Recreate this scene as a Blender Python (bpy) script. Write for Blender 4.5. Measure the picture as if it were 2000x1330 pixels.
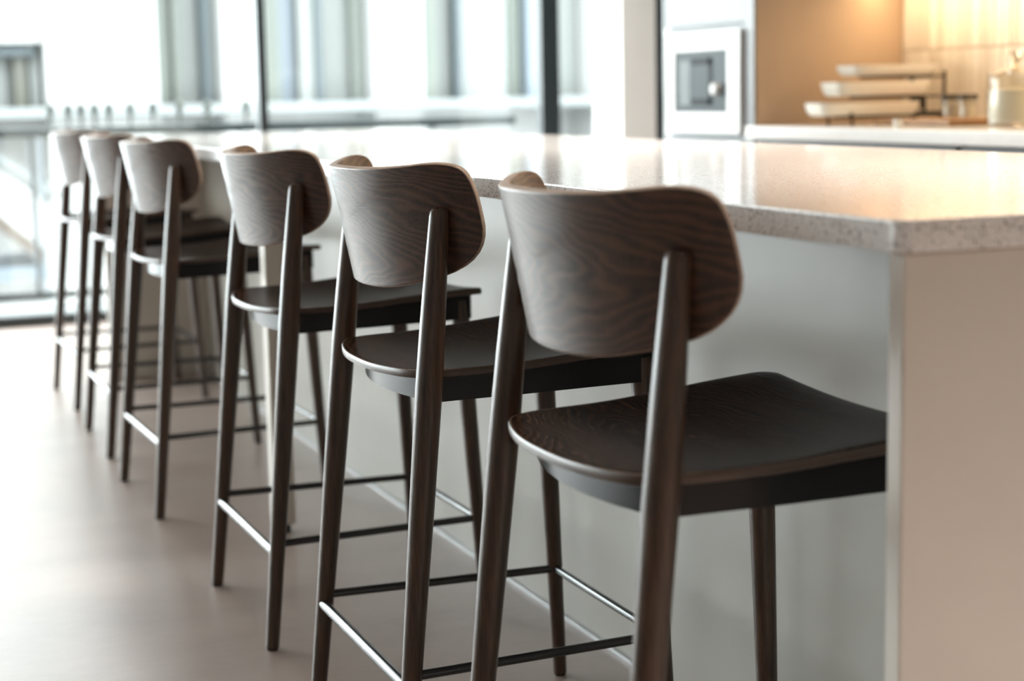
import bpy, bmesh, math, random
from mathutils import Vector, Matrix
random.seed(7)
SC = bpy.context.scene
for o in list(bpy.data.objects):
    bpy.data.objects.remove(o, do_unlink=True)
COL = SC.collection

# ------------------------------------------------------------------ camera
cd = bpy.data.cameras.new('camera')
cam = bpy.data.objects.new('camera', cd); COL.objects.link(cam)
F = Vector((0.36585156, 0.91962022, -0.14300802))
R = Vector((0.92791236, -0.37226129, -0.02000462))
U = Vector((0.071633, 0.12538018, 0.98951934))
m = Matrix((R, U, -F)).transposed().to_4x4()
m.translation = Vector((0, 0, 1.04))
cam.matrix_world = m
cd.sensor_width = 36.0
cd.lens = 3343.5 / 2000 * 36
cd.clip_start = 0.05; cd.clip_end = 500
cd.dof.use_dof = True
cd.dof.focus_distance = 2.47
cd.dof.aperture_fstop = 3.2
SC.camera = cam

# ------------------------------------------------------------------ world, sun, exposure
SKY = 15.0
w = bpy.data.worlds.new('daylight'); SC.world = w
w.use_nodes = True
bg = w.node_tree.nodes['Background']
bg.inputs[0].default_value = (0.93, 0.97, 1.0, 1)
bg.inputs[1].default_value = SKY
sd = bpy.data.lights.new('sun', 'SUN'); sd.energy = 0.6; sd.angle = math.radians(8); sd.color = (1, .97, .93)
sun = bpy.data.objects.new('sun', sd); COL.objects.link(sun)
sun.rotation_euler = Vector((-0.35, 0.8, -0.6)).to_track_quat('-Z', 'Y').to_euler()
vs = SC.view_settings
vs.view_transform = 'Standard'; vs.look = 'None'; vs.gamma = 1.0; vs.use_curve_mapping = False
vs.exposure = 0.0

def area(name, loc, rot, sx, sy, energy, color, portal=False):
    l = bpy.data.lights.new(name, 'AREA'); l.shape = 'RECTANGLE'; l.size = sx; l.size_y = sy
    l.energy = energy; l.color = color
    if portal: l.cycles.is_portal = True
    o = bpy.data.objects.new(name, l); COL.objects.link(o); o.location = loc; o.rotation_euler = rot
    return o
PI = math.pi
# daylight portal in the glazed wall
area('portal', (-.5, 8.2, 1.42), (-PI/2, 0, 0), 12.8, 2.65, 1, (1, 1, 1), True)
# warm strip light under the kitchen wall cabinets, added unseen fill lamps for worktop, pier and end panel
area('cabinet_strip_light', (3.36, 4.15, 1.405), (0, 0, 0), 0.05, 1.75, 9.5, (1.0, .74, .45))
for x, y, e, sp in ((1.7, -.75, 72, 100), (2.7, 6.4, 18, 100), (1.85, 2.0, 20, 75), (1.85, 3.6, 22, 75), (1.85, 5.2, 24, 75)):
    area('ceiling_fill_light', (x, y, 2.735), (0, 0, 0), .45, .45, e, (1.0, .92, .84)).data.spread = math.radians(sp)

# ------------------------------------------------------------------ materials
def mat(name):
    m = bpy.data.materials.new(name); m.use_nodes = True
    return m, m.node_tree, m.node_tree.nodes['Principled BSDF']
def N(nt, t, **k):
    n = nt.nodes.new(t)
    for a, b in k.items(): setattr(n, a, b)
    return n
def math_(nt, op, a, b=None):
    n = N(nt, 'ShaderNodeMath', operation=op)
    for i, v in enumerate((a, b)):
        if v is None: continue
        if isinstance(v, (int, float)): n.inputs[i].default_value = v
        else: nt.links.new(v, n.inputs[i])
    return n.outputs[0]
def noise(nt, vec, scale, detail=2, rough=.5, dist=0):
    n = N(nt, 'ShaderNodeTexNoise'); n.inputs['Scale'].default_value = scale
    n.inputs['Detail'].default_value = detail; n.inputs['Roughness'].default_value = rough
    n.inputs['Distortion'].default_value = dist
    if vec is not None: nt.links.new(vec, n.inputs['Vector'])
    return n.outputs['Fac']
def mapping(nt, scale, loc=(0, 0, 0), src='Object'):
    tc = N(nt, 'ShaderNodeTexCoord'); mp = N(nt, 'ShaderNodeMapping')
    mp.inputs['Scale'].default_value = scale; mp.inputs['Location'].default_value = loc
    nt.links.new(tc.outputs[src], mp.inputs['Vector']); return mp.outputs[0]
def ramp(nt, fac, stops):
    r = N(nt, 'ShaderNodeValToRGB'); e = r.color_ramp.elements
    while len(e) < len(stops): e.new(.5)
    for i, (p, c) in enumerate(stops): e[i].position = p; e[i].color = (*c, 1)
    nt.links.new(fac, r.inputs[0]); return r.outputs[0]
def bump(nt, b, h, strength, dist=.001):
    n = N(nt, 'ShaderNodeBump'); n.inputs['Strength'].default_value = strength
    n.inputs['Distance'].default_value = dist
    nt.links.new(h, n.inputs['Height']); nt.links.new(n.outputs[0], b.inputs['Normal'])
def plain(name, col, rough=.5, metal=0, var=.06, vscale=6, spec=.5):
    m, nt, b = mat(name)
    v = mapping(nt, (1, 1, 1))
    f = noise(nt, v, vscale, 3)
    c = ramp(nt, f, [(.25, tuple(x * (1 - var) for x in col)), (.75, tuple(min(1, x * (1 + var)) for x in col))])
    nt.links.new(c, b.inputs['Base Color'])
    b.inputs['Roughness'].default_value = rough; b.inputs['Metallic'].default_value = metal
    b.inputs['Specular IOR Level'].default_value = spec
    return m
def wood(name, along, across, dark, light, rough=.4, freq=.011, c0=0., slope=.3, contrast=1.0, bstr=.25, ease=.02, rnd=True, coat=.0, spec=.45, ior=1.5):
    """plain-sawn stained ash: nested cathedral growth rings running along one axis, fine pores stretched along it"""
    m, nt, b = mat(name)
    tc = N(nt, 'ShaderNodeTexCoord'); sp = N(nt, 'ShaderNodeSeparateXYZ'); nt.links.new(tc.outputs['Object'], sp.inputs[0])
    a = sp.outputs['XYZ'.index(along)]; c = sp.outputs['XYZ'.index(across)]
    oi = N(nt, 'ShaderNodeObjectInfo'); rn = oi.outputs['Random']
    if not rnd: rn = math_(nt, 'MULTIPLY', rn, 0.0)
    r1 = math_(nt, 'MULTIPLY', rn, 7.31)
    cb = N(nt, 'ShaderNodeCombineXYZ')
    nt.links.new(math_(nt, 'ADD', math_(nt, 'MULTIPLY', a, 7.0), math_(nt, 'MULTIPLY', r1, 5.0)), cb.inputs[0])
    nt.links.new(math_(nt, 'MULTIPLY', c, 16.0), cb.inputs[1]); nt.links.new(r1, cb.inputs[2])
    n1 = noise(nt, cb.outputs[0], 1.0, 2.0, .45)
    cc = math_(nt, 'SUBTRACT', c, c0)
    cc = math_(nt, 'ADD', cc, math_(nt, 'MULTIPLY', math_(nt, 'SINE', math_(nt, 'MULTIPLY', rn, 40.0)), .035))
    root = math_(nt, 'SQRT', math_(nt, 'ADD', math_(nt, 'MULTIPLY', cc, cc), ease * ease))
    d = math_(nt, 'ADD', root, math_(nt, 'MULTIPLY', a, slope))
    d = math_(nt, 'ADD', d, math_(nt, 'MULTIPLY', n1, .075))
    s = math_(nt, 'SINE', math_(nt, 'MULTIPLY', d, 2 * PI / freq))
    s = math_(nt, 'ADD', math_(nt, 'MULTIPLY', s, .5), .5)
    s = math_(nt, 'POWER', s, 1.6)
    cb2 = N(nt, 'ShaderNodeCombineXYZ')
    nt.links.new(math_(nt, 'MULTIPLY', a, 14.0), cb2.inputs[0])
    for i, ax in enumerate([x for x in 'XYZ' if x != along]):
        nt.links.new(math_(nt, 'MULTIPLY', sp.outputs['XYZ'.index(ax)], 420.0), cb2.inputs[i + 1])
    p = noise(nt, cb2.outputs[0], 1.0, 2.0, .6)
    cb3 = N(nt, 'ShaderNodeCombineXYZ')
    nt.links.new(math_(nt, 'ADD', math_(nt, 'MULTIPLY', a, 2.5), r1), cb3.inputs[0])
    for i, ax in enumerate([x for x in 'XYZ' if x != along]):
        nt.links.new(math_(nt, 'MULTIPLY', sp.outputs['XYZ'.index(ax)], 60.0), cb3.inputs[i + 1])
    q = noise(nt, cb3.outputs[0], 1.0, 3.0, .6)
    fac = math_(nt, 'ADD', math_(nt, 'MULTIPLY', s, .42 * contrast), math_(nt, 'MULTIPLY', p, .42))
    fac = math_(nt, 'ADD', fac, math_(nt, 'MULTIPLY', q, .42))
    fac = math_(nt, 'SUBTRACT', fac, .12 + .12 * contrast)
    col = ramp(nt, fac, [(.12, dark), (.78, light)])
    nt.links.new(col, b.inputs['Base Color'])
    b.inputs['Roughness'].default_value = rough
    b.inputs['Specular IOR Level'].default_value = spec; b.inputs['IOR'].default_value = ior
    bump(nt, b, math_(nt, 'ADD', p, math_(nt, 'MULTIPLY', s, .5 * contrast)), bstr, .0006)
    return m

DK, LT = (.017, .0078, .0048), (.15, .070, .041)
M_BACK = wood('stained_ash_backrest', 'Y', 'Z', DK, LT, rough=.31, freq=.0105, c0=.825, slope=-.25, contrast=.66, spec=.75)
M_SEAT = wood('stained_ash_seat', 'Y', 'X', (.004, .0022, .0016), (.060, .031, .020), rough=.27, spec=.5, ior=1.055, freq=.009, c0=-.02, slope=.2, contrast=.75)
M_LEG = wood('stained_ash_leg', 'Z', 'X', (.016, .008, .005), (.165, .08, .043), rough=.28, freq=.02, c0=0, slope=.05, contrast=.15, bstr=.35, spec=.6)
M_BACKIN_LIT = wood('stained_ash_backrest_inside_lit', 'Y', 'Z', (.10, .055, .03), (.42, .235, .13), rough=.4, freq=.0105, c0=.825, slope=-.25, contrast=.5)  # same stain as the back, lightened: warm kitchen light painted into the colour
M_EDGE = wood('plywood_edge', 'Y', 'Z', (.34, .23, .165), (.62, .47, .36), rough=.45, freq=.004, contrast=.3)
M_SEDGE = plain('seat_plywood_edge', (.075, .045, .032), .3, 0, .15, 30)
M_BLACK = plain('satin_black_frame', (.006, .006, .007), .27, 0, .05, spec=.28)
M_STEEL = plain('black_steel_rung', (.03, .03, .032), .2, 0, .05, spec=.8)
M_GLIDE = plain('black_plastic_glide', (.01, .01, .01), .5)

def terrazzo(name):
    m, nt, b = mat(name)
    v = mapping(nt, (1, 1, 1))
    vo = N(nt, 'ShaderNodeTexVoronoi'); vo.inputs['Scale'].default_value = 430; nt.links.new(v, vo.inputs['Vector'])
    vo2 = N(nt, 'ShaderNodeTexVoronoi'); vo2.inputs['Scale'].default_value = 110; nt.links.new(v, vo2.inputs['Vector'])
    n = noise(nt, v, 330, 2, .6)
    bw = N(nt, 'ShaderNodeRGBToBW'); nt.links.new(vo.outputs['Color'], bw.inputs[0])
    bw2 = N(nt, 'ShaderNodeRGBToBW'); nt.links.new(vo2.outputs['Color'], bw2.inputs[0])
    f = math_(nt, 'ADD', math_(nt, 'MULTIPLY', bw.outputs[0], .62), math_(nt, 'MULTIPLY', n, .38))
    f = math_(nt, 'ADD', f, math_(nt, 'MULTIPLY', bw2.outputs[0], .04))
    c = ramp(nt, f, [(.25, (.08, .075, .07)), (.32, (.40, .38, .36)), (.37, (.80, .77, .74)), (.58, (.87, .845, .82)), (.75, (.92, .90, .88))])
    nt.links.new(c, b.inputs['Base Color']); b.inputs['Roughness'].default_value = .13
    b.inputs['Coat Weight'].default_value = .3; b.inputs['Coat Roughness'].default_value = .06
    return m
M_TERR = terrazzo('speckled_terrazzo')
M_QUARTZ = plain('white_quartz', (.66, .645, .62), .2, 0, .03, 40)
M_LAM = plain('greige_laminate_lit', (.70, .645, .58), .38, 0, .03)  # lit copy of the island laminate, room light painted in as a lighter tone
M_KNEE = plain('greige_laminate_shaded', (.41, .385, .34), .32, 0, .03)  # same laminate darkened, knee-space shade painted into the colour
M_CAB = plain('pale_grey_lacquer', (.20, .208, .216), .4, 0, .02)
M_TAN = plain('warm_lit_laminate', (.44, .31, .21), .5, 0, .04)  # warm light painted into the grey cabinet's side colour
M_ALU = plain('aluminium_trim', (.45, .45, .45), .45, 1)
M_FRAME = plain('charcoal_window_frame', (.012, .018, .021), .4)
M_WHITE = plain('white_paint', (.82, .82, .80), .6, 0, .02)
M_CEIL = plain('ceiling_white', (.6, .59, .57), .8, 0, .02)
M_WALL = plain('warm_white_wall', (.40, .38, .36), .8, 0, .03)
M_PORC = plain('cream_porcelain', (.80, .76, .68), .22, 0, .02)
M_DARKM = plain('dark_bronze_metal', (.035, .027, .02), .4, .6)
M_OAK = wood('oiled_oak_board', 'Y', 'X', (.22, .10, .035), (.50, .26, .10), rough=.5, freq=.02, contrast=.4, rnd=False)
M_GLAZE = None
def tile_mat():
    m, nt, b = mat('glazed_cream_tile')
    oi = N(nt, 'ShaderNodeObjectInfo')
    v = mapping(nt, (30, 30, 6)); n = noise(nt, v, 1, 2)
    f = math_(nt, 'ADD', math_(nt, 'MULTIPLY', oi.outputs['Random'], .7), math_(nt, 'MULTIPLY', n, .3))
    c = ramp(nt, f, [(.1, (.60, .52, .42)), (.9, (.80, .73, .63))])
    nt.links.new(c, b.inputs['Base Color']); b.inputs['Roughness'].default_value = .13
    bump(nt, b, n, .25, .002)
    return m
M_TILE = tile_mat()
M_GROUT = plain('grout', (.50, .42, .33), .9)
def floor_mat():
    m, nt, b = mat('taupe_floor')
    v = mapping(nt, (1.3, 2.6, 1)); n = noise(nt, v, 1.2, 3, .5, .3)
    v2 = mapping(nt, (22, 60, 1)); n2 = noise(nt, v2, 1.0, 3, .6)
    f = math_(nt, 'ADD', math_(nt, 'MULTIPLY', n, .75), math_(nt, 'MULTIPLY', n2, .25))
    c = ramp(nt, f, [(.30, (.30, .23, .198)), (.5, (.365, .288, .25)), (.70, (.42, .338, .295))])
    nt.links.new(c, b.inputs['Base Color'])
    r = ramp(nt, n, [(.2, (.30,) * 3), (.8, (.36,) * 3)]); nt.links.new(r, b.inputs['Roughness'])
    bump(nt, b, n2, .04, .001)
    return m
M_FLOOR = floor_mat()
def glass_mat(name, tint=(.96, .99, .98), refl=.04):
    m, nt, b = mat(name); nt.nodes.remove(b)
    out = nt.nodes['Material Output']
    t = N(nt, 'ShaderNodeBsdfTransparent'); t.inputs[0].default_value = (*tint, 1)
    g = N(nt, 'ShaderNodeBsdfGlossy'); g.inputs['Roughness'].default_value = .02
    lw = N(nt, 'ShaderNodeLayerWeight'); fc = math_(nt, 'ADD', math_(nt, 'MULTIPLY', math_(nt, 'POWER', lw.outputs['Facing'], 5.0), .8), refl)
    mx = N(nt, 'ShaderNodeMixShader'); nt.links.new(fc, mx.inputs[0])
    nt.links.new(t.outputs[0], mx.inputs[1]); nt.links.new(g.outputs[0], mx.inputs[2]); nt.links.new(mx.outputs[0], out.inputs[0])
    return m
M_GLASS = glass_mat('window_glass')
M_JAR = glass_mat('jar_glass', (.93, .92, .88))
M_LID = glass_mat('thick_lid_glass', (.95, .90, .80), .38)
def dark_glass():
    m, nt, b = mat('oven_door_glass'); b.inputs['Base Color'].default_value = (.16, .19, .21, 1)
    b.inputs['Roughness'].default_value = .45; b.inputs['Specular IOR Level'].default_value = .1
    v = mapping(nt, (1, 1, 1)); n = noise(nt, v, 3, 2)
    c = ramp(nt, n, [(.3, (.05, .062, .07)), (.7, (.07, .085, .092))]); nt.links.new(c, b.inputs['Base Color'])
    return m
M_OVENG = dark_glass()
M_OVEND = plain('dark_oven_reflection', (.008, .011, .012), .5, spec=.1)
M_OVENW = plain('white_enamel', (.55, .55, .545), .25, 0, .01)
M_OVENL = plain('pale_oven_reflection', (.11, .13, .13), .4, spec=.2)

# ------------------------------------------------------------------ helpers
def obj(name, bm, mats, parent=None, smooth=True, angle=35, wn=True):
    me = bpy.data.meshes.new(name); bmesh.ops.recalc_face_normals(bm, faces=bm.faces)
    bm.to_mesh(me); bm.free()
    for mm in (mats if isinstance(mats, (list, tuple)) else [mats]): me.materials.append(mm)
    if smooth:
        for p in me.polygons: p.use_smooth = True
        me.set_sharp_from_angle(angle=math.radians(angle))
    o = bpy.data.objects.new(name, me); COL.objects.link(o)
    if parent: o.parent = parent
    if smooth and wn:
        md = o.modifiers.new('normals', 'WEIGHTED_NORMAL'); md.keep_sharp = True; md.weight = 80
    return o
def thing(name, label, cat, loc=(0, 0, 0), rz=0, group=None):
    o = bpy.data.objects.new(name, None); COL.objects.link(o); o.empty_display_size = .1
    o.location = loc; o.rotation_euler = (0, 0, rz); o['label'] = label; o['category'] = cat
    if group: o['group'] = group
    return o
def tag(o, label, cat, group=None):
    o['label'] = label; o['category'] = cat
    if group: o['group'] = group
    return o
def box(bm, x0, x1, y0, y1, z0, z1, bev=0, seg=2):
    r = bmesh.ops.create_cube(bm, size=1)
    vs_ = r['verts']
    for v in vs_:
        v.co = Vector(((x0 + x1) / 2 + v.co.x * (x1 - x0), (y0 + y1) / 2 + v.co.y * (y1 - y0), (z0 + z1) / 2 + v.co.z * (z1 - z0)))
    if bev:
        es = list({e for v in vs_ for e in v.link_edges})
        bmesh.ops.bevel(bm, geom=es, offset=bev, segments=seg, affect='EDGES', profile=.5)
def B(*a, **k):
    bm = bmesh.new(); box(bm, *a, **k); return bm
def tube(bm, pts, radii, seg=20, caps=True):
    pts = [Vector(p) for p in pts]; rings = []
    d0 = (pts[-1] - pts[0]).normalized(); ref = Vector((1, 0, 0)) if abs(d0.x) < .9 else Vector((0, 1, 0))
    for i, p in enumerate(pts):
        t = (pts[min(i + 1, len(pts) - 1)] - pts[max(i - 1, 0)])
        t = t.normalized() if t.length > 1e-9 else d0
        u = t.cross(ref).normalized(); v = t.cross(u)
        rings.append([bm.verts.new(p + (u * math.cos(2 * PI * k / seg) + v * math.sin(2 * PI * k / seg)) * radii[i]) for k in range(seg)])
    for a, b in zip(rings[:-1], rings[1:]):
        for k in range(seg): bm.faces.new((a[k], a[(k + 1) % seg], b[(k + 1) % seg], b[k]))
    if caps:
        bm.faces.new(rings[0]); bm.faces.new(rings[-1])
def lathe(bm, prof, c=(0, 0, 0), seg=32):
    rings = []
    for r, z in prof:
        if r < 1e-6: rings.append([bm.verts.new((c[0], c[1], c[2] + z))])
        else: rings.append([bm.verts.new((c[0] + r * math.cos(2 * PI * k / seg), c[1] + r * math.sin(2 * PI * k / seg), c[2] + z)) for k in range(seg)])
    for a, b in zip(rings[:-1], rings[1:]):
        for k in range(seg):
            f = [a[k % len(a)], a[(k + 1) % len(a)], b[(k + 1) % len(b)], b[k % len(b)]]
            g = []
            for v in f:
                if v not in g: g.append(v)
            if len(g) > 2: bm.faces.new(g)
def struct(o): o['kind'] = 'structure'; return o

# ------------------------------------------------------------------ room shell
XL, XR, YB, YW, H = -7.0, 6.0, -3.2, 8.25, 2.75
struct(obj('floor', B(XL - .2, XR + .2, YB - .2, YW + .12, -.12, 0), M_FLOOR, smooth=False))
struct(obj('ceiling', B(XL - .2, XR + .2, YB - .2, YW + .12, H, H + .15), M_CEIL, smooth=False))
struct(obj('wall_back', B(XL - .2, XR + .2, YB - .2, YB, 0, H), M_WALL, smooth=False))
struct(obj('wall_left', B(XL - .2, XL, YB, YW + .12, 0, H), M_WHITE, smooth=False))
struct(obj('wall_right', B(XR, XR + .2, YB, YW + .12, 0, H), M_WALL, smooth=False))

def window(name, axis, spans, base, depth, mull, top=H):
    """glazed wall: floor rail, head rail, mullions and one pane per bay"""
    root = bpy.data.objects.new(name, None); COL.objects.link(root); root['kind'] = 'structure'
    lo, hi = spans
    def bb(a0, a1, z0, z1, d0, d1, bev=.003):
        return B(a0, a1, d0, d1, z0, z1, bev=bev) if axis == 'X' else B(d0, d1, a0, a1, z0, z1, bev=bev)
    obj('bottom_rail', bb(lo, hi, 0, .05, base, base + depth), M_FRAME, root)
    obj('top_rail', bb(lo, hi, top - .06, top, base, base + depth), M_FRAME, root)
    ms = sorted(mull)
    for c, wd in ms:
        obj('mullion', bb(c - wd / 2, c + wd / 2, .05, top - .06, base, base + depth), M_FRAME, root)
    edges = [lo] + [c for c, _ in ms[1:-1]] + [hi]
    for i, (a, b) in enumerate(zip(edges[:-1], edges[1:])):
        la = ms[i][1] / 2 if 0 < i else ms[0][1]; rb = ms[i + 1][1] / 2 if i + 2 < len(ms) else ms[-1][1]
        obj('pane', bb(a + la, b - rb, .05, top - .06, base + depth / 2 - .006, base + depth / 2 + .006, 0), M_GLASS, root, smooth=False)
window('window_1', 'X', (XL, XR), YW, .07, [(XL + .03, .06), (-5.2, .032), (-3.4, .104), (-1.6, .032), (.30, .032), (2.008, .044), (3.528, .104), (4.16, .054), (5.97, .06)])
# slim white pier in front of the glazing
pier = struct(obj('wall_pier', B(3.434, 3.61, 7.2, 7.52, 0, H, bev=.004), M_WHITE))

# ------------------------------------------------------------------ kitchen wall with individually laid tiles
KX = 3.49
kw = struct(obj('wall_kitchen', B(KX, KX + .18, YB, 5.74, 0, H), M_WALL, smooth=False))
gr = obj('grout_bed', B(KX - .004, KX, 1.9, 5.054, .915, 1.62), M_GROUT, kw, smooth=False)
bmt = B(-.0085, 0, 0, .0355, 0, .236, bev=.0022, seg=1)
tproto = obj('tile', bmt, M_TILE, kw, smooth=False)
first = True
rows = [.918, 1.158, 1.398]
for ri, z in enumerate(rows):
    y = 5.012
    while y > 2.0:
        if ri < 2 or y > 4.0:
            if first: t = tproto; first = False
            else: t = tproto.copy(); COL.objects.link(t)
            t.parent = kw
            t.location = (KX - .004 - random.uniform(0, .0012), y, z)
            t.rotation_euler = (random.uniform(-.003, .003), random.uniform(-.012, .012), random.uniform(-.03, .03))
        y -= .0385

# ------------------------------------------------------------------ tall cabinet with built-in microwave
CX = 2.90
tc_ = thing('tall_cabinet', 'tall pale grey kitchen cabinet housing the white microwave, tan side towards the worktop', 'cabinet', (CX, 5.06, 0))
obj('side_panel', B(.006, .585, -.006, .014, 0, 2.35, bev=.001), M_TAN, tc_)
obj('front_stile', B(-.004, .004, -.006, .052, 0, 2.35, bev=.001), M_CAB, tc_)
obj('carcass', B(.02, .58, .014, .655, 0, 2.35), M_CAB, tc_)
obj('upper_door', B(0, .018, .056, .652, 1.262, 1.80, bev=.0015), M_CAB, tc_)
obj('top_door', B(0, .018, .056, .652, 1.806, 2.34, bev=.0015), M_CAB, tc_)
obj('lower_door', B(0, .018, .056, .652, .10, .872, bev=.0015), M_CAB, tc_)
mw = thing('microwave', 'white built-in microwave with dark glass window and round knob in the tall cabinet', 'microwave', (CX, 5.10, 0))
bm = bmesh.new()
box(bm, -.022, .018, .02, .108, .886, 1.238, bev=.003)
box(bm, -.022, .018, .493, .574, .886, 1.238, bev=.003)
box(bm, -.022, .018, .108, .493, .886, .96, bev=.003)
box(bm, -.022, .018, .108, .493, 1.172, 1.238, bev=.003)
obj('face_frame', bm, M_OVENW, mw)
obj('door_glass', B(-.018, .016, .108, .493, .96, 1.172, bev=.002), M_OVENG, mw)
bm = bmesh.new()
box(bm, -.0195, -.018, .22, .37, 1.125, 1.148); box(bm, -.0195, -.018, .22, .37, .985, 1.008); box(bm, -.0195, -.018, .215, .245, .985, 1.148)
obj('reflection_border', bm, M_OVEND, mw, smooth=False)  # dark frame of a reflection painted on the door glass
obj('reflection_patch', B(-.0192, -.018, .38, .46, .985, 1.14), M_OVENL, mw, smooth=False)  # pale area of that reflection, also painted on
bm = bmesh.new(); tube(bm, [(-.018, .172, 1.04), (-.036, .172, 1.04), (-.042, .172, 1.04), (-.042, .172, 1.04)], [.021, .021, .018, .001], 28)
obj('knob', bm, M_OVENW, mw)

# base cabinets, worktop, wall cabinets
for i, (y0, y1, lb) in enumerate(((3.947, 5.05, 'pale grey base cabinet under the serving trays beside the tall cabinet'),
                                  (2.83, 3.929, 'pale grey base cabinet at the right, below the lidded glass jar'))):
    bc = thing('base_cabinet', lb, 'cabinet', (CX, y0, 0), 0, 'pale grey base cabinets along the tiled wall')
    obj('carcass', B(.02, .585, .0, y1 - y0, .10, .874), M_CAB, bc)
    obj('plinth', B(.06, .56, .0, y1 - y0, 0, .10), M_FRAME, bc)
    obj('drawer_front', B(0, .018, .003, y1 - y0 - .003, .62, .866, bev=.0015), M_CAB, bc)
    obj('drawer_front', B(0, .018, .003, y1 - y0 - .003, .365, .615, bev=.0015), M_CAB, bc)
    obj('drawer_front', B(0, .018, .003, y1 - y0 - .003, .11, .36, bev=.0015), M_CAB, bc)
tag(obj('gap_shade_strip', B(2.93, 3.0, 3.930, 3.946, .10, .874), M_DARKM), 'dark strip painted as the shaded gap between the two base cabinets', 'strip')  # dark strip set into the open gap to paint its shade
tag(obj('kitchen_worktop', B(2.862, KX - .005, 2.81, 5.053, .875, .915, bev=.003), M_QUARTZ), 'white stone worktop along the tiled kitchen wall', 'worktop')
for y0, y1, lb in ((4.0, 5.05, 'pale grey wall cabinet above the serving trays'), (2.9, 3.995, 'pale grey wall cabinet above the lidded glass jar')):
    uc = thing('wall_cabinet', lb, 'cabinet', (3.13, y0, 1.42), 0, 'wall cabinets over the worktop')
    obj('carcass', B(.02, .355, 0, y1 - y0, 0, .9), M_CAB, uc)
    obj('door', B(0, .018, .003, y1 - y0 - .003, -.01, .9, bev=.0015), M_CAB, uc)

# ------------------------------------------------------------------ things on the kitchen worktop
st = thing('serving_stand', 'dark metal three tier stand holding the cream serving trays', 'stand', (3.25, 4.8, .915))
bm = bmesh.new()
for x in (-.18, .16):
    bm = bmesh.new(); tube(bm, [(x, -.07, .0), (x, -.07, .035), (x + .0, .07, .035), (x, .07, 0)], [.005] * 4, 8)
    obj('foot_frame', bm, M_DARKM, st)
for y in (.09, -.09):
    bm = bmesh.new(); tube(bm, [(.158, y, .0), (.158, y, .17)], [.006, .006], 10); obj('upright', bm, M_DARKM, st)
for z, x0 in ((.026, -.2), (.088, -.14), (.152, -.10)):
    bm = bmesh.new()
    for y in (-.05, .05): tube(bm, [(x0 + .03, y, z), (.158, y, z)], [.004, .004], 8)
    tube(bm, [(.158, -.09, z), (.158, .09, z)], [.004, .004], 8)
    tube(bm, [(x0 + .03, -.05, z), (x0 + .03, .05, z)], [.004, .004], 8)
    obj('tier_arm', bm, M_DARKM, st)
bm = bmesh.new()
vv = [bm.verts.new(p) for p in ((.10, -.004, .083), (.15, -.004, .083), (.15, -.004, .03), (.10, .004, .083), (.15, .004, .083), (.15, .004, .03))]
for f in ((0, 1, 2), (3, 5, 4), (0, 3, 4, 1), (1, 4, 5, 2), (2, 5, 3, 0)): bm.faces.new([vv[i] for i in f])
obj('bracket', bm, M_DARKM, st, smooth=False)
def tray_mesh(L, W, Hh):
    bm = bmesh.new(); n = 40; rings = []
    prof = [(.0, .006), (.55, .006), (.72, .008), (.9, Hh * .55), (.985, Hh - .002), (1.0, Hh), (.995, Hh - .004), (.93, Hh * .38), (.80, .002), (.7, 0), (0., 0)]
    for r, z in prof:
        if r == 0: rings.append([bm.verts.new((0, 0, z))]); continue
        ring = []
        for k in range(n):
            a = 2 * PI * k / n; e = .35
            ring.append(bm.verts.new((math.copysign(abs(math.cos(a)) ** e, math.cos(a)) * (L / 2 - (1 - r) * W / 2),
                                      math.copysign(abs(math.sin(a)) ** e, math.sin(a)) * r * W / 2, z)))
        rings.append(ring)
    for a, b in zip(rings[:-1], rings[1:]):
        for k in range(n):
            g = []
            for v in (a[k % len(a)], a[(k + 1) % len(a)], b[(k + 1) % len(b)], b[k % len(b)]):
                if v not in g: g.append(v)
            if len(g) > 2: bm.faces.new(g)
    return bm
for nm, lb, x, z, L, hh in (('serving_tray', 'cream oblong serving tray on the lowest tier of the stand', 3.155, .9455, .38, .042),
                            ('serving_tray', 'cream oblong serving tray on the middle tier of the stand', 3.205, 1.0075, .36, .045),
                            ('serving_tray', 'cream oblong serving tray on the top tier of the stand', 3.25, 1.0715, .33, .034)):
    o = tag(obj(nm, tray_mesh(L, .15 if nm else .2, hh), M_PORC), lb, 'tray', 'oblong trays on the tiered stand')
    o.location = (x, 4.8, z)
tag(obj('wooden_board', B(3.13, 3.42, 4.30, 4.70, .9155, .934, bev=.004), M_OAK), 'orange-brown wooden board lying under the two shakers', 'board')
for y, lb in ((4.525, 'small glass shaker with dark lid, nearer the serving trays'), (4.44, 'small glass shaker with dark lid, nearer the big jar')):
    s = thing('shaker', lb, 'shaker', (3.3, y, .9345), 0, 'pair of glass shakers on the wooden board')
    bm = bmesh.new(); lathe(bm, [(0, 0), (.026, 0), (.029, .004), (.029, .055), (.027, .058), (.0255, .055), (.0255, .006), (0, .006)], seg=24)
    obj('glass_body', bm, M_JAR, s)
    bm = bmesh.new(); lathe(bm, [(0, .0061), (.0245, .0061), (.0245, .04), (0, .04)], seg=24); obj('contents', bm, M_PORC, s)
    bm = bmesh.new(); lathe(bm, [(0, .058), (.031, .058), (.031, .07), (.027, .074), (0, .075)], seg=24); obj('lid', bm, M_DARKM, s)
j = thing('glass_jar', 'large clear glass jar with knobbed glass lid at the right edge', 'jar', (3.25, 4.15, .9155))
bm = bmesh.new(); lathe(bm, [(0, 0), (.07, 0), (.078, .006), (.08, .02), (.08, .135), (.076, .145), (.072, .143), (.0765, .13), (.0765, .02), (.07, .008), (0, .008)], seg=40)
obj('body', bm, M_JAR, j)
bm = bmesh.new(); lathe(bm, [(0, .0085), (.073, .0085), (.075, .02), (.075, .105), (.06, .112), (0, .114)], seg=40); obj('contents', bm, M_PORC, j)
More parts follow.
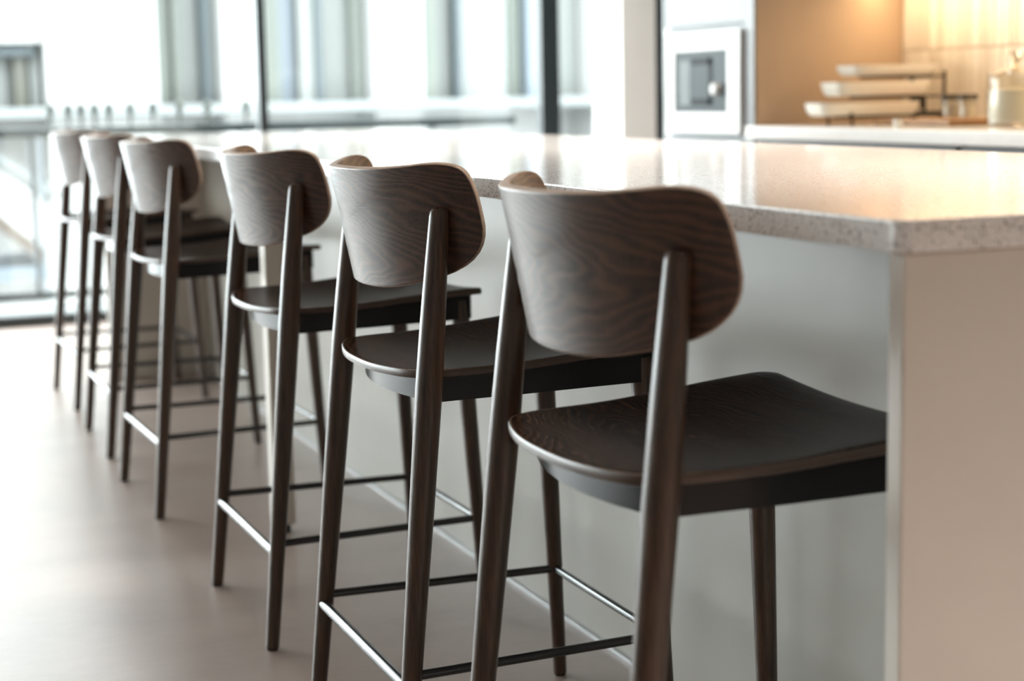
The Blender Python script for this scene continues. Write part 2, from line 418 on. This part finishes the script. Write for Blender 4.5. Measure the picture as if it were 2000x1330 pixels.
bm = bmesh.new(); lathe(bm, [(0, .146), (.082, .146), (.083, .152), (.06, .160), (.022, .168), (.012, .176), (.022, .190), (.026, .203), (.018, .215), (0, .219)], seg=40)
obj('lid', bm, M_LID, j)
cup = thing('espresso_cup', 'tiny white cup at the front edge of the kitchen worktop', 'cup', (2.905, 4.235, .9155))
bm = bmesh.new(); lathe(bm, [(0, 0), (.011, 0), (.0135, .02), (.014, .027), (.0125, .027), (.012, .02), (.0095, .003), (0, .003)], seg=24)
obj('bowl', bm, M_PORC, cup)
bm = bmesh.new(); tube(bm, [(0, .013, .021), (0, .02, .021), (0, .022, .014), (0, .019, .008), (0, .0125, .007)], [.0015] * 5, 8)
obj('handle', bm, M_PORC, cup)
# ------------------------------------------------------------------ island
IX0, IX1, IY0, IY1, ZT, ZB = .942, 2.035, 1.366, 6.5, .913, .881
bm = bmesh.new()
def rrect(x0, x1, y0, y1, r, n=6):
    pts = []
    for cx, cy, a0 in ((x1 - r, y0 + r, -PI / 2), (x1 - r, y1 - r, 0), (x0 + r, y1 - r, PI / 2), (x0 + r, y0 + r, PI)):
        for k in range(n + 1):
            a = a0 + PI / 2 * k / n; pts.append((cx + r * math.cos(a), cy + r * math.sin(a)))
    return pts
b_ = .003
rings = []
for ins, z in ((b_, ZB), (b_ * .3, ZB + b_ * .3), (0, ZB + b_), (0, ZT - b_), (b_ * .3, ZT - b_ * .3), (b_, ZT)):
    rings.append([bm.verts.new((x, y, z)) for x, y in rrect(IX0 + ins, IX1 - ins, IY0 + ins, IY1 - ins, .018)])
for a, b in zip(rings[:-1], rings[1:]):
    for k in range(len(a)): bm.faces.new((a[k], a[(k + 1) % len(a)], b[(k + 1) % len(b)], b[k]))
bm.faces.new(rings[0]); bm.faces.new(rings[-1])
tag(obj('island_worktop', bm, M_TERR), 'long speckled pale terrazzo worktop the bar stools are drawn up to', 'worktop')
isl = thing('kitchen_island', 'long greige island base with open knee space under the terrazzo worktop', 'island', (0, 0, 0))
PX = 1.316
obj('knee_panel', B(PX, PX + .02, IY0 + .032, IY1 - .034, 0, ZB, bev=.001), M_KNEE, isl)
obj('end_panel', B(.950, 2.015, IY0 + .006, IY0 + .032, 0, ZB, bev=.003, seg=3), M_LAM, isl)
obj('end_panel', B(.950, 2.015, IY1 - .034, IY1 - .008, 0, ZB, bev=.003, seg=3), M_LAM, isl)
obj('carcass', B(PX + .021, 1.995, IY0 + .033, IY1 - .035, .09, ZB), M_CAB, isl)
obj('plinth', B(PX + .021, 1.94, IY0 + .033, IY1 - .035, 0, .09), M_FRAME, isl)
obj('skirting_strip', B(PX - .012, PX, IY0 + .033, IY1 - .035, 0, .007, bev=.001), M_ALU, isl)
y = IY0 + .035
while y < IY1 - .6:
    obj('cabinet_door', B(1.996, 2.014, y + .002, y + .598, .1, .874, bev=.0015), M_CAB, isl); y += .6
sp_ = obj('support_post', B(.945, .997, 3.935, 3.987, .022, ZB, bev=.004, seg=3), M_LAM, isl); sp_['label'] = 'pale square support post'
bm = bmesh.new(); lathe(bm, [(0, 0), (.018, 0), (.018, .022), (0, .022)], (.971, 3.961, 0), 20); obj('post_foot', bm, M_GLIDE, isl)

# ------------------------------------------------------------------ bar stool
T_TH = .0135
def outline(n_ch=3):
    pts = [(0, .9264), (.1379, .9264), (.2916, .9539), (.303, .9126), (.2967, .7999), (.1183, .754), (0, .754)]
    pts = [(0, .9350), (.14, .9345), (.262, .9480), (.292, .9180), (.290, .8000), (.1163, .755), (0, .754)]
    for _ in range(n_ch):
        new = [pts[0]]
        for i in range(len(pts) - 1):
            a, b = pts[i], pts[i + 1]
            if i > 0: new.append((a[0] * .75 + b[0] * .25, a[1] * .75 + b[1] * .25))
            if i < len(pts) - 2: new.append((a[0] * .25 + b[0] * .75, a[1] * .25 + b[1] * .75))
        new.append(pts[-1]); pts = new
    # densify evenly
    out = []
    for a, b in zip(pts[:-1], pts[1:]):
        L = math.hypot(b[0] - a[0], b[1] - a[1]); mth = max(1, int(round(L / .008)))
        for k in range(mth): out.append((a[0] + (b[0] - a[0]) * k / mth, a[1] + (b[1] - a[1]) * k / mth))
    out.append(pts[-1])
    return out + [(-s, z) for s, z in out[::-1][1:-1]]
def bsurf(s, z, off=0.):
    t = (z - .78) / .15
    Rr = .318 + (.308 - .318) * t
    xa = -.1935 + (-.2241 + .1935) * t
    th = s / Rr
    c, sn = math.cos(th), math.sin(th)
    # offset towards the centre of curvature (front side), a little upward because the shell leans
    return Vector((xa + Rr * (1 - c) + off * c, (Rr - off) * sn, z + off * .2 * c))
def backrest_bm():
    bm = bmesh.new(); ol = outline(); zc = .855
    ks = [1, .985, .93, .82, .68, .52, .36, .2, .08]
    def shell(off, shrink, mi=0):
        rings = []
        for k in ks:
            rings.append([bm.verts.new(bsurf(s * (k - shrink / .26), zc + (z - zc) * (k - shrink / .085), off)) for s, z in ol])
        cv = bm.verts.new(bsurf(0, zc, off))
        for a, b in zip(rings[:-1], rings[1:]):
            for i in range(len(a)): bm.faces.new((a[i], a[(i + 1) % len(a)], b[(i + 1) % len(a)], b[i])).material_index = mi
        L = rings[-1]
        for i in range(len(L)): bm.faces.new((L[i], L[(i + 1) % len(L)], cv)).material_index = mi
        return rings[0]
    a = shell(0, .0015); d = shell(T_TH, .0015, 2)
    mids = []
    for off, sh in ((.0012, .0003), (.0030, 0), (T_TH - .0030, 0), (T_TH - .0012, .0003)):
        mids.append([bm.verts.new(bsurf(s * (1 - sh / .26), zc + (z - zc) * (1 - sh / .085), off)) for s, z in ol])
    seq = [a] + mids + [d]
    for j_, (p, q) in enumerate(zip(seq[:-1], seq[1:])):
        for i in range(len(p)):
            f = bm.faces.new((p[i], p[(i + 1) % len(p)], q[(i + 1) % len(p)], q[i])); f.material_index = 1
    return bm
def seat_h(x, y):
    t = (x + .245) / .485
    h = .644 + .023 * t - .011 * (1 - min(1, (y / .21) ** 2)) * min(1, t * 1.6 + .15)
    h -= .010 * math.exp(-((t - .45) / .25) ** 2) * .6
    if t > .9: h -= .004 * ((t - .9) / .1) ** 2
    return h
def seat_outline():
    pts = [(-.203, 0), (-.200, .07), (-.187, .135), (-.172, .175), (-.150, .196), (-.11, .206), (-.04, .211), (.08, .219), (.18, .229), (.212, .231), (.226, .223), (.231, .20), (.232, .1), (.232, 0)]
    P_ = []
    for i in range(len(pts) - 1):
        p0 = pts[max(i - 1, 0)]; p1 = pts[i]; p2 = pts[i + 1]; p3 = pts[min(i + 2, len(pts) - 1)]
        if i == 0: p0 = (pts[1][0], -pts[1][1])
        if i == len(pts) - 2: p3 = (pts[-2][0], -pts[-2][1])
        L = math.hypot(p2[0] - p1[0], p2[1] - p1[1]); mth = max(3, int(L / .012))
        for k in range(mth):
            t = k / mth
            P_.append(tuple(.5 * (2 * p1[d] + (p2[d] - p0[d]) * t + (2 * p0[d] - 5 * p1[d] + 4 * p2[d] - p3[d]) * t * t + (3 * p1[d] - p0[d] - 3 * p2[d] + p3[d]) * t ** 3) for d in (0, 1)))
    P_.append(pts[-1])
    return P_ + [(x, -y) for x, y in P_[::-1][1:-1]]
def seat_bm():
    bm = bmesh.new(); ol = seat_outline(); TH = .0125
    ks = [.985, .95, .86, .74, .6, .45, .3, .15]
    def shell(dz):
        rings = [[bm.verts.new((x * k, y * k, seat_h(x * k, y * k) + dz)) for x, y in ol] for k in ks]
        cv = bm.verts.new((0, 0, seat_h(0, 0) + dz))
        for a, b in zip(rings[:-1], rings[1:]):
            for i in range(len(a)): bm.faces.new((a[i], a[(i + 1) % len(a)], b[(i + 1) % len(a)], b[i]))
        L = rings[-1]
        for i in range(len(L)): bm.faces.new((L[i], L[(i + 1) % len(L)], cv))
        return rings[0]
    a = shell(0); d = shell(-TH)
    seq = [a]
    for k, dz in ((.996, -.0008), (1.0, -.0035), (1.0, -TH + .0035), (.996, -TH + .0008)):
        seq.append([bm.verts.new((x * k, y * k, seat_h(x * k, y * k) + dz)) for x, y in ol])
    seq.append(d)
    for p, q in zip(seq[:-1], seq[1:]):
        for i in range(len(p)):
            f = bm.faces.new((p[i], p[(i + 1) % len(p)], q[(i + 1) % len(p)], q[i])); f.material_index = 1
    return bm
def bpos(z, s):   # rear leg axis
    t = z / .88
    return Vector((-.223 + (-.135 + .223) * t, s * (.239 + (.214 - .239) * t), z))
def fpos(z, s):
    t = z / .624
    return Vector((.223 + (.190 - .223) * t, s * (.220 + (.196 - .220) * t), z))
def leg_bm(fn, s, prof):
    bm = bmesh.new(); zs = [z for z, _ in prof]
    tube(bm, [fn(z, s) for z in zs], [r for _, r in prof], 24); return bm
REAR = [(.004, .0125), (.006, .0130), (.2, .0150), (.45, .0185), (.62, .0200), (.72, .0185), (.80, .0165), (.868, .0145), (.874, .0135), (.8785, .0110), (.8805, .0065), (.881, .001)]
FRONT = [(.004, .0118), (.006, .0122), (.25, .0145), (.5, .0175), (.640, .0185)]
def frame_bm():
    """bent apron band: rear bow, sides, front, following the seat inside its rim"""
    bm = bmesh.new()
    pth = [(-.135, .180), (-.09, .184), (0, .196), (.1, .204), (.19, .213), (.206, .211), (.213, .200), (.214, .0)]
    path = pth + [(x, -y) for x, y in pth[::-1][1:]]
    rear = []
    for k in range(1, 16):
        y = -.18 + .36 * k / 16; rear.append((-.135 - .030 * (1 - (y / .18) ** 2), y))
    path = path + rear
    n = len(path); rr = []
    for dz0, ins in ((-.0105, 0), (None, 0), (None, .006), (-.0105, .006)):
        ring = []
        for i, (x, y) in enumerate(path):
            L = math.hypot(x, y); xi, yi = x - ins * x / L, y - ins * y / L
            top = seat_h(x, y) - .0118
            ring.append(bm.verts.new((xi, yi, top if dz0 else (.592 + .012 * (x + .2) / .4))))
        rr.append(ring)
    for a, b in zip(rr, rr[1:] + rr[:1]):
        for i in range(n): bm.faces.new((a[i], a[(i + 1) % n], b[(i + 1) % n], b[i]))
    return bm
def rod(a, b, r=.006, seg=14):
    bm = bmesh.new(); a, b = Vector(a), Vector(b); d = (b - a).normalized()
    tube(bm, [a, a + d * .001, b - d * .001, b], [r * .8, r, r, r * .8], seg); return bm
def make_stool():
    t = thing('bar_stool', '', 'bar stool', (0, 0, 0), 0, 'row of dark wooden bar stools along the island')
    obj('seat', seat_bm(), [M_SEAT, M_SEDGE], t, angle=50, wn=False)
    obj('backrest', backrest_bm(), [M_BACK, M_EDGE, M_BACKIN_LIT], t, angle=50, wn=False)
    obj('seat_frame', frame_bm(), M_BLACK, t, angle=40)
    for s in (1, -1):
        l = obj('rear_leg', leg_bm(bpos, s, REAR), M_LEG, t)
        bm = bmesh.new(); p = bpos(0, s); lathe(bm, [(0, 0), (.0105, 0), (.0115, .0045), (0, .0045)], p, 20); obj('glide', bm, M_GLIDE, l)
        l = obj('front_leg', leg_bm(fpos, s, FRONT), M_LEG, t)
        bm = bmesh.new(); p = fpos(0, s); lathe(bm, [(0, 0), (.0100, 0), (.0110, .0045), (0, .0045)], p, 20); obj('glide', bm, M_GLIDE, l)
    zr, zs_ = .186, .202
    o = Vector((-.004, 0, 0))
    obj('footrest', rod(bpos(zr, 1) + o, bpos(zr, -1) + o, .0088), M_STEEL, t)
    for s in (1, -1): obj('side_rung', rod(bpos(zs_, s) + Vector((0, -.004 * s, 0)), fpos(zs_, s) + Vector((0, -.004 * s, 0)), .0072), M_STEEL, t)
    obj('front_rung', rod(fpos(zs_, 1), fpos(zs_, -1), .0072), M_STEEL, t)
    return t
def dup(root):
    r = root.copy(); COL.objects.link(r)
    for ch in list(root.children):
        c = ch.copy(); COL.objects.link(c); c.parent = r
        for g in list(ch.children):
            d = g.copy(); COL.objects.link(d); d.parent = c
    return r
proto = make_stool()
SP = [(.931, 1.750, -.5, 'nearest dark wooden bar stool, its curved back showing bold cathedral grain'),
      (.944, 2.514, -.2, 'sharply focused dark wooden bar stool, second from the near end of the island'),
      (.949, 3.335, .3, 'dark wooden bar stool just this side of the pale support post'),
      (.938, 4.474, 1.3, 'dark wooden bar stool just beyond the pale support post'),
      (.949, 5.275, -.6, 'blurred dark bar stool, second from the window end'),
      (.962, 6.137, 1.3, 'blurred farthest bar stool at the window end of the island, glass behind its legs')]
stools = [proto] + [dup(proto) for _ in SP[1:]]
for o, (x, y, a, lb) in zip(stools, SP):
    o.location = (x, y, 0); o.rotation_euler = (0, 0, math.radians(a)); o['label'] = lb

# ------------------------------------------------------------------ outside
M_FAC = plain('white_render', (.25, .25, .245), .8, 0, .02, .5)
M_SAGE = plain('sage_reveal', (.075, .083, .073), .7, 0, .05, .5)
M_OLIVE = plain('olive_glass', (.05, .05, .038), .4, 0, .05, .5)
M_TEAL = plain('blue_grey_mullion', (.018, .028, .033), .5, 0, .05, .5)
M_PALE = plain('pale_blind', (.118, .124, .118), .7, 0, .04, .5)
M_BLUE = plain('pale_blue_panel', (.085, .102, .12), .5, 0, .04, .5)
M_PAVE = plain('pale_paving', (.11, .118, .118), .6, 0, .06, .6)
M_RAIL = plain('dark_railing_paint', (.022, .032, .036), .5)
M_BRN = plain('sandstone_band', (.065, .05, .04), .7, 0, .1, 1.5)
k = 20 / 14.
def X(x14): return x14 * k
def Z(z): return 1.04 + (z - 1.04) * k
fb = thing('office_building', 'white rendered building with tall narrow windows across the courtyard', 'building', (0, 20, 0))
def fp(name, x0, x1, z0, z1, m, d0=0, d1=.3, lab=None):
    o = obj(name, B(X(x0), X(x1), d0, d1, Z(z0), Z(z1), bev=.01, seg=1), m, fb, smooth=False)
    if lab: o['label'] = lab
    return o
GZ, TZ = -2.2, 5.0
piers = [(.55, 1.16), (1.66, 2.52), (3.05, 3.40), (4.32, 4.75), (6.32, 9.0)]
for a, b in piers: fp('wall_pier', a, b, GZ, TZ, M_FAC, -.25, .5)
fp('back_wall', .55, 9.0, GZ, TZ, M_FAC, .5, .7)
# recessed window bays: each window has reveal, blinds, mullion
def win(x0, x1, parts):
    f = fp('window', x0, x1, 1.0, TZ, M_PALE, .3, .45)
    for a, b, mm, dep in parts:
        g = obj('mullion' if mm is M_TEAL else 'pane', B(X(a), X(b), dep, .3, Z(1.0), Z(TZ)), mm, f, smooth=False)
win(2.52, 3.05, [(2.55, 2.64, M_SAGE, .1), (2.70, 2.75, M_SAGE, .15), (2.92, 2.98, M_TEAL, .0), (2.98, 3.05, M_PALE, .1)])
win(3.40, 4.32, [(3.43, 3.56, M_SAGE, .0), (3.58, 3.73, M_BLUE, .25), (3.74, 3.87, M_PALE, .1), (3.875, 3.935, M_TEAL, .05), (4.20, 4.30, M_SAGE, .1)])
win(4.75, 6.32, [(4.77, 4.90, M_SAGE, -.1), (4.90, 5.10, M_PALE, .2), (5.10, 5.17, M_TEAL, .0), (5.19, 5.62, M_PALE, .2), (5.64, 5.76, M_SAGE, .2), (5.77, 5.88, M_BLUE, .0), (6.08, 6.30, M_PALE, .2)])
win(1.16, 1.66, [(1.20, 1.38, M_PALE, .2), (1.44, 1.53, M_OLIVE, .1), (1.56, 1.63, M_PALE, .1)])
fp('spandrel_panel', 1.16, 1.66, 1.50, TZ, M_FAC, -.12, .3)
fp('window_head', 1.20, 1.60, 1.40, 1.47, M_TEAL, -.05, .1)
fp('greyish_panel', 2.14, 2.34, 1.30, 1.56, M_PALE, -.3, -.25)  # thin greyish panel in front of the wall pier
fp('ledge', 1.16, 9.0, .92, 1.00, M_PAVE, -.6, .5)
pav = obj('courtyard_ground', B(-30, 40, YW + .13, 46, -3.6, -3.5), M_PAVE, smooth=False); struct(pav)

# railing right outside the glazing
rl = thing('balcony_railing', 'dark balcony railing running along outside the big window', 'railing', (0, 9.2, 0))
obj('handrail', B(-3.5, 3.70, -.025, .025, .864, .912, bev=.008), M_RAIL, rl)
obj('bottom_rail', B(-3.5, 3.70, -.02, .02, .02, .06, bev=.004), M_TEAL, rl)
x = -3.4
while x < 3.7:
    obj('post', B(x - .012, x + .012, -.014, .014, .02, .90, bev=.003), M_BLUE, rl); x += 1.1
struct(obj('balcony_slab', B(-3.6, 3.8, YW + .1, 9.4, -.35, -.02), M_PAVE, smooth=False))
# stair flight falling away in the courtyard below, seen through the lower glass
sf = thing('outdoor_stair', 'pale outdoor stair descending beyond the railing at the left', 'stair', (0, 12.5, 0))
def prism(pts, y0, y1):
    bm = bmesh.new(); a = [bm.verts.new((x, y0, z)) for x, z in pts]; b = [bm.verts.new((x, y1, z)) for x, z in pts]
    bm.faces.new(a); bm.faces.new(b[::-1])
    for k_ in range(len(pts)): bm.faces.new((a[k_], a[(k_ + 1) % len(a)], b[(k_ + 1) % len(a)], b[k_]))
    return bm
def zl(x, z0, sl): return z0 - sl * (x - 1.06)
for i in range(5):
    x = .2 + i * .26
    obj('step', B(x, x + .28, -.60, .55, zl(x, .36, .80) - .12, zl(x, .36, .80), bev=.008, seg=1), M_FAC, sf, smooth=False)
obj('side_stringer', prism([(.2, zl(.2, .62, .8)), (1.48, zl(1.48, .62, .8)), (1.48, zl(1.48, .30, .88)), (.2, zl(.2, .30, .88))], -.75, -.61), M_FAC, sf, smooth=False)
obj('soffit_edge', prism([(.2, zl(.2, .298, .88)), (1.33, zl(1.33, .298, .88)), (1.33, zl(1.33, .21, .88)), (.2, zl(.2, .21, .88))], -.76, .5), M_BRN, sf, smooth=False)
obj('handrail', prism([(.2, zl(.2, .73, .69)), (1.48, zl(1.48, .73, .69)), (1.48, zl(1.48, .66, .69)), (.2, zl(.2, .66, .69))], -.80, -.76), M_PAVE, sf, smooth=False)
obj('landing_beam', B(-.6, 1.335, -.78, .5, -.13, -.04), M_BLUE, sf, smooth=False)
obj('landing_column', B(1.345, 1.47, -.78, -.6, -3.5, .17, bev=.005), M_FAC, sf)
obj('downpipe', B(1.318, 1.338, -.82, -.79, -3.5, .86, bev=.004), M_BLUE, sf)
obj('landing_slab', B(-2.2, .21, -.75, .55, zl(.2, .298, .88), zl(.2, .62, .8), bev=.005), M_FAC, sf)
obj('landing_column', B(-2.1, -1.95, -.4, -.2, -3.5, zl(.2, .298, .88), bev=.005), M_FAC, sf)
obj('landing_column', B(-.55, -.4, -.4, -.2, -3.5, -.13, bev=.005), M_FAC, sf)
for x in (1.11, 1.20, 1.265, 1.335, 1.41, 1.52, 1.64, 1.78, 1.93, 2.14):
    bm = bmesh.new(); lathe(bm, [(0, .90), (.008, .90), (.008, .96), (.020, .985), (.020, 1.02), (.008, 1.035), (0, 1.036)], (x, 0, 0), 12)
    obj('finial', bm, M_SAGE, rl)
